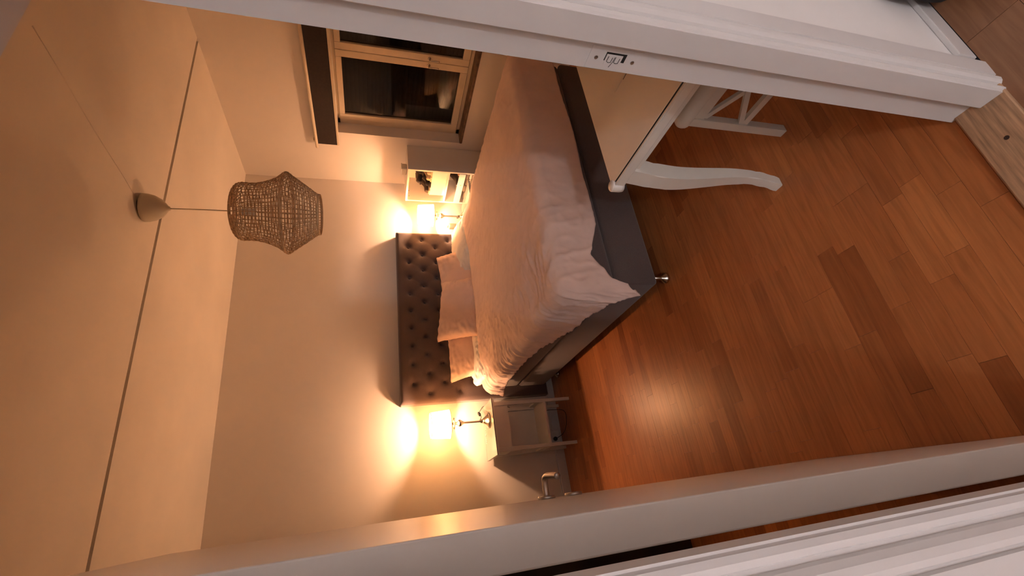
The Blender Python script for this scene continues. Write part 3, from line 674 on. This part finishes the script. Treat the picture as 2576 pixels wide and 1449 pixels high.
shoe('shoe', 'black shoe on top of the pile, nearest the window side of the shelf', (3.140, 3.452, 1.128), 196, -6, 0.23, 'cotton_black', 'darkbrown', SG)
shoe('shoe', 'black shoe resting across the beige slippers', (3.130, 3.540, 1.132), 172, -10, 0.23, 'darkbrown', 'cotton_black', SG)
shoe('shoe', 'beige ribbed slipper lying under the black shoes', (3.150, 3.452, 1.0505), 180, 0, 0.21, 'beige', 'beige', SG)
shoe('shoe', 'beige ribbed slipper in the middle of the box lid', (3.150, 3.538, 1.0505), 184, 0, 0.21, 'beige', 'beige', SG)
shoe('shoe', 'black shoe beside the beige slippers', (3.155, 3.625, 1.0505), 188, 0, 0.23, 'cotton_black', 'cotton_black', SG, 0.03)
shoe('shoe', 'dark boot at the far end of the box lid', (3.160, 3.715, 1.0505), 172, 0, 0.22, 'darkbrown', 'beige', SG, 0.05)
shoe('shoe', 'brown leather shoe on the middle shelf', (3.150, 3.455, 0.7515), 192, 0, 0.23, 'brown', 'beige', SG, 0.04)
shoe('shoe', 'dark brown shoe with pale sole on the middle shelf', (3.145, 3.580, 0.7515), 176, 0, 0.23, 'darkbrown', 'beige', SG, 0.04)
for k, (y0, y1, h) in enumerate(((3.408, 3.50, 0.100), (3.505, 3.60, 0.092), (3.605, 3.70, 0.105), (3.705, 3.80, 0.085))):
    t = thing('folded_cloth', ['folded cream cloth on the lowest visible shelf, nearest the window', 'second folded cream cloth from the window side', 'third folded cream cloth from the window side', 'folded cream cloth at the far end of the lowest visible shelf'][k], 'cloth', (3.17, (y0+y1)/2, 0.616), group='folded cloths in the shelf unit')
    n = 3
    for i in range(n):
        obj('fold', nb(UX0+0.02+0.006*random.random(), UX1-0.03, y0, y1, 0.6165+h*i/n, 0.6165+h*(i+0.93)/n, bev=0.011, seg=3), M['cloth'], t, True, world=True)
bm = nb(3.13, 3.20, 3.50, 3.585, UT+0.0005, UT+0.045, bev=0.006)
t = thing('trinket_box', 'small cream box standing on top of the shelf unit', 'box', (3.165, 3.545, UT)); obj('box_body', bm, M['cloth'], t, world=True)
obj('box_lid', nb(3.127, 3.203, 3.497, 3.588, UT+0.0455, UT+0.056, bev=0.003), M['white'], t, world=True)

# ------------------------------------------------------------------ dressing table
TX0, TX1, TY0, TY1, TZ = 1.022, 1.92, 0.590, 1.172, 0.752
tb = thing('dressing_table', 'white dressing table with curved legs standing beside the doorway', 'table', (1.4, 0.88, 0))
obj('table_top', nb(TX0, TX1, TY0, TY1, TZ-0.040, TZ-0.008, bev=0.004), M['white'], tb, world=True)
lid = obj('lid', nb(TX0+0.014, TX1, TY0, TY1-0.001, TZ-0.008, TZ, bev=0.0012), M['tabletop'], tb, world=True)
obj('lid_gap', nb(TX0+0.0085, TX0+0.0142, TY0, TY1-0.03, TZ-0.0085, TZ-0.001), M['dark_gap'], tb, world=True)
obj('top_edge', nb(TX0, TX0+0.0085, TY0, TY1, TZ-0.008, TZ-0.0015, bev=0.001), M['white'], tb, world=True)
obj('lid_slot', nb(1.315, 1.318, 0.83, 0.93, TZ-0.0005, TZ+0.0003), M['dark_gap'], tb, world=True)
obj('jewellery_tray', nb(1.32, 1.60, 0.76, 0.99, TZ, TZ+0.0022, bev=0.0008), M['tabletop'], tb, world=True)
bm = nb(); lathe(bm, [(0, TZ-0.042), (0.020, TZ-0.042), (0.022, TZ-0.03), (0.022, TZ+0.001), (0.018, TZ+0.006), (0, TZ+0.007)], 20, (TX0+0.012, TY1-0.004, 0)); obj('corner_cap', bm, M['plastic_white'], tb, True, world=True)
bm = nb(TX0+0.03, TX0+0.048, TY0+0.05, TY1-0.05, TZ-0.078, TZ-0.040); obj('apron', bm, M['white'], tb, world=True)
obj('apron', nb(TX0+0.05, TX1-0.03, TY1-0.048, TY1-0.030, TZ-0.078, TZ-0.040), M['white'], tb, world=True)
obj('apron', nb(TX0+0.05, TX1-0.03, TY0+0.030, TY0+0.048, TZ-0.078, TZ-0.040), M['white'], tb, world=True)
def cabriole(cx, cy, sx, sy):
    """S-curved square leg, bulging outwards towards (sx, sy)"""
    bm = nb(); N = 26; rings = []
    ctrl = spline([(0.000, 0, 0.715), (0.006, 0, 0.66), (0.015, 0, 0.58), (0.016, 0, 0.48), (0.006, 0, 0.36), (-0.006, 0, 0.24), (-0.009, 0, 0.14), (-0.002, 0, 0.06), (0.010, 0, 0.0)], 4)
    for c in ctrl:
        off, z = c.x, c.z; s = 0.020+0.013*min(1, max(0, (z-0.15)/0.42)); x = cx+sx*off; y = cy+sy*off
        rings.append([bm.verts.new((x+a*s, y+b_*s, z)) for a, b_ in ((-1, -1), (1, -1), (1, 1), (-1, 1))])
    for a, c in zip(rings, rings[1:]):
        for k in range(4): bm.faces.new((a[k], a[(k+1) % 4], c[(k+1) % 4], c[k]))
    bm.faces.new(rings[0]); bm.faces.new(rings[-1])
    e = [x for x in bm.edges if abs((x.verts[0].co-x.verts[1].co).normalized().z) > 0.7]; bmesh.ops.bevel(bm, geom=e, offset=0.003, segments=1, affect='EDGES')
    obj('leg', bm, M['white'], tb, world=True)
for x, y, sx, sy in ((TX0+0.052, TY1-0.052, -1, 1), (TX1-0.052, TY1-0.052, 1, 1), (TX0+0.052, TY0+0.052, -1, -1), (TX1-0.052, TY0+0.052, 1, -1)): cabriole(x, y, sx*1.0, sy*0.4)

# ------------------------------------------------------------------ stool
st = thing('stool', 'white wooden stool with crossed side braces pushed under the dressing table', 'stool', (1.44, 0.85, 0))
QX0, QX1, QY0, QY1 = 1.225, 1.64, 0.672, 1.020
obj('seat', nb(QX0-0.020, QX1+0.02, QY0-0.015, QY1+0.012, 0.450, 0.512, bev=0.028, seg=5), M['white'], st, True, world=True)
LQ = 0.034
for x in (QX0, QX1-LQ):
    for y in (QY0, QY1-LQ): obj('leg', nb(x, x+LQ, y, y+LQ, 0, 0.451, bev=0.002), M['white'], st, world=True)
    xm = x+LQ/2
    obj('apron', nb(x+0.008, x+LQ-0.008, QY0+LQ, QY1-LQ, 0.400, 0.451), M['white'], st, world=True)
    obj('stretcher', nb(x+0.008, x+LQ-0.008, QY0+LQ, QY1-LQ, 0.196, 0.222), M['white'], st, world=True)
    for a, c in ((0.395, 0.226), (0.226, 0.395)):
        bm = nb(); bar(bm, (xm+(0.003 if a > c else -0.003), QY1-LQ, a), (xm+(0.003 if a > c else -0.003), QY0+LQ, c), 0.014, 0.020, (0, 0, 1)); obj('brace', bm, M['white'], st, world=True)

# ------------------------------------------------------------------ black wardrobe behind the door, dark shape in the hall
wd = thing('wardrobe', 'tall black wardrobe behind the open door', 'wardrobe', (-0.28, 3.1, 0))
obj('body', nb(LX+0.01, -0.010, 2.42, BY-0.02, 0.0, 2.36, bev=0.003), M['black'], wd, world=True)
for k in range(3):
    y0 = 2.425+0.506*k; d = obj('door', nb(-0.009, 0.009, y0, y0+0.502, 0.06, 2.34, bev=0.002), M['black'], wd, world=True)
    obj('knob', nb(0.009, 0.027, y0+0.44, y0+0.455, 1.05, 1.17, bev=0.002), M['steel'], d)
bg = thing('hall_dark_shape', 'dark rounded shape on the hall floor against the wall, at the edge of view', 'bag', (1.22, 0.36, 0))  # plain dark rounded block with a loop on top
bm = nb(1.13, 1.42, 0.31, 0.435, 0.0, 0.24, bev=0.045, seg=4); obj('shape_body', bm, M['cotton_black'], bg, True, world=True)
bm = nb(); tube(bm, spline([(1.20, 0.372, 0.23), (1.22, 0.372, 0.33), (1.275, 0.372, 0.36), (1.33, 0.372, 0.33), (1.35, 0.372, 0.23)], 6), 0.008, 8); obj('top_loop', bm, M['cotton_black'], bg, True, world=True)
# hall ceiling lamp (its light is set at the top)
hl = thing('hall_ceiling_lamp', 'round opal glass ceiling lamp in the hall', 'lamp', HALL_POS)
bm = nb(); lathe(bm, [(0.0, -0.13)]+[(0.13*math.sin(PI*k/12), -0.13*math.cos(PI*k/12)) for k in range(1, 11)], 32, cap=False); obj('glass_globe', bm, M['clear'], hl, True)
bm = nb(); lathe(bm, [(0.0, 0.115), (0.07, 0.115), (0.09, 0.14), (0.09, 2.499-HALL_POS[2]), (0, 2.499-HALL_POS[2])], 32); obj('ceiling_plate', bm, M['plastic_white'], hl, True)
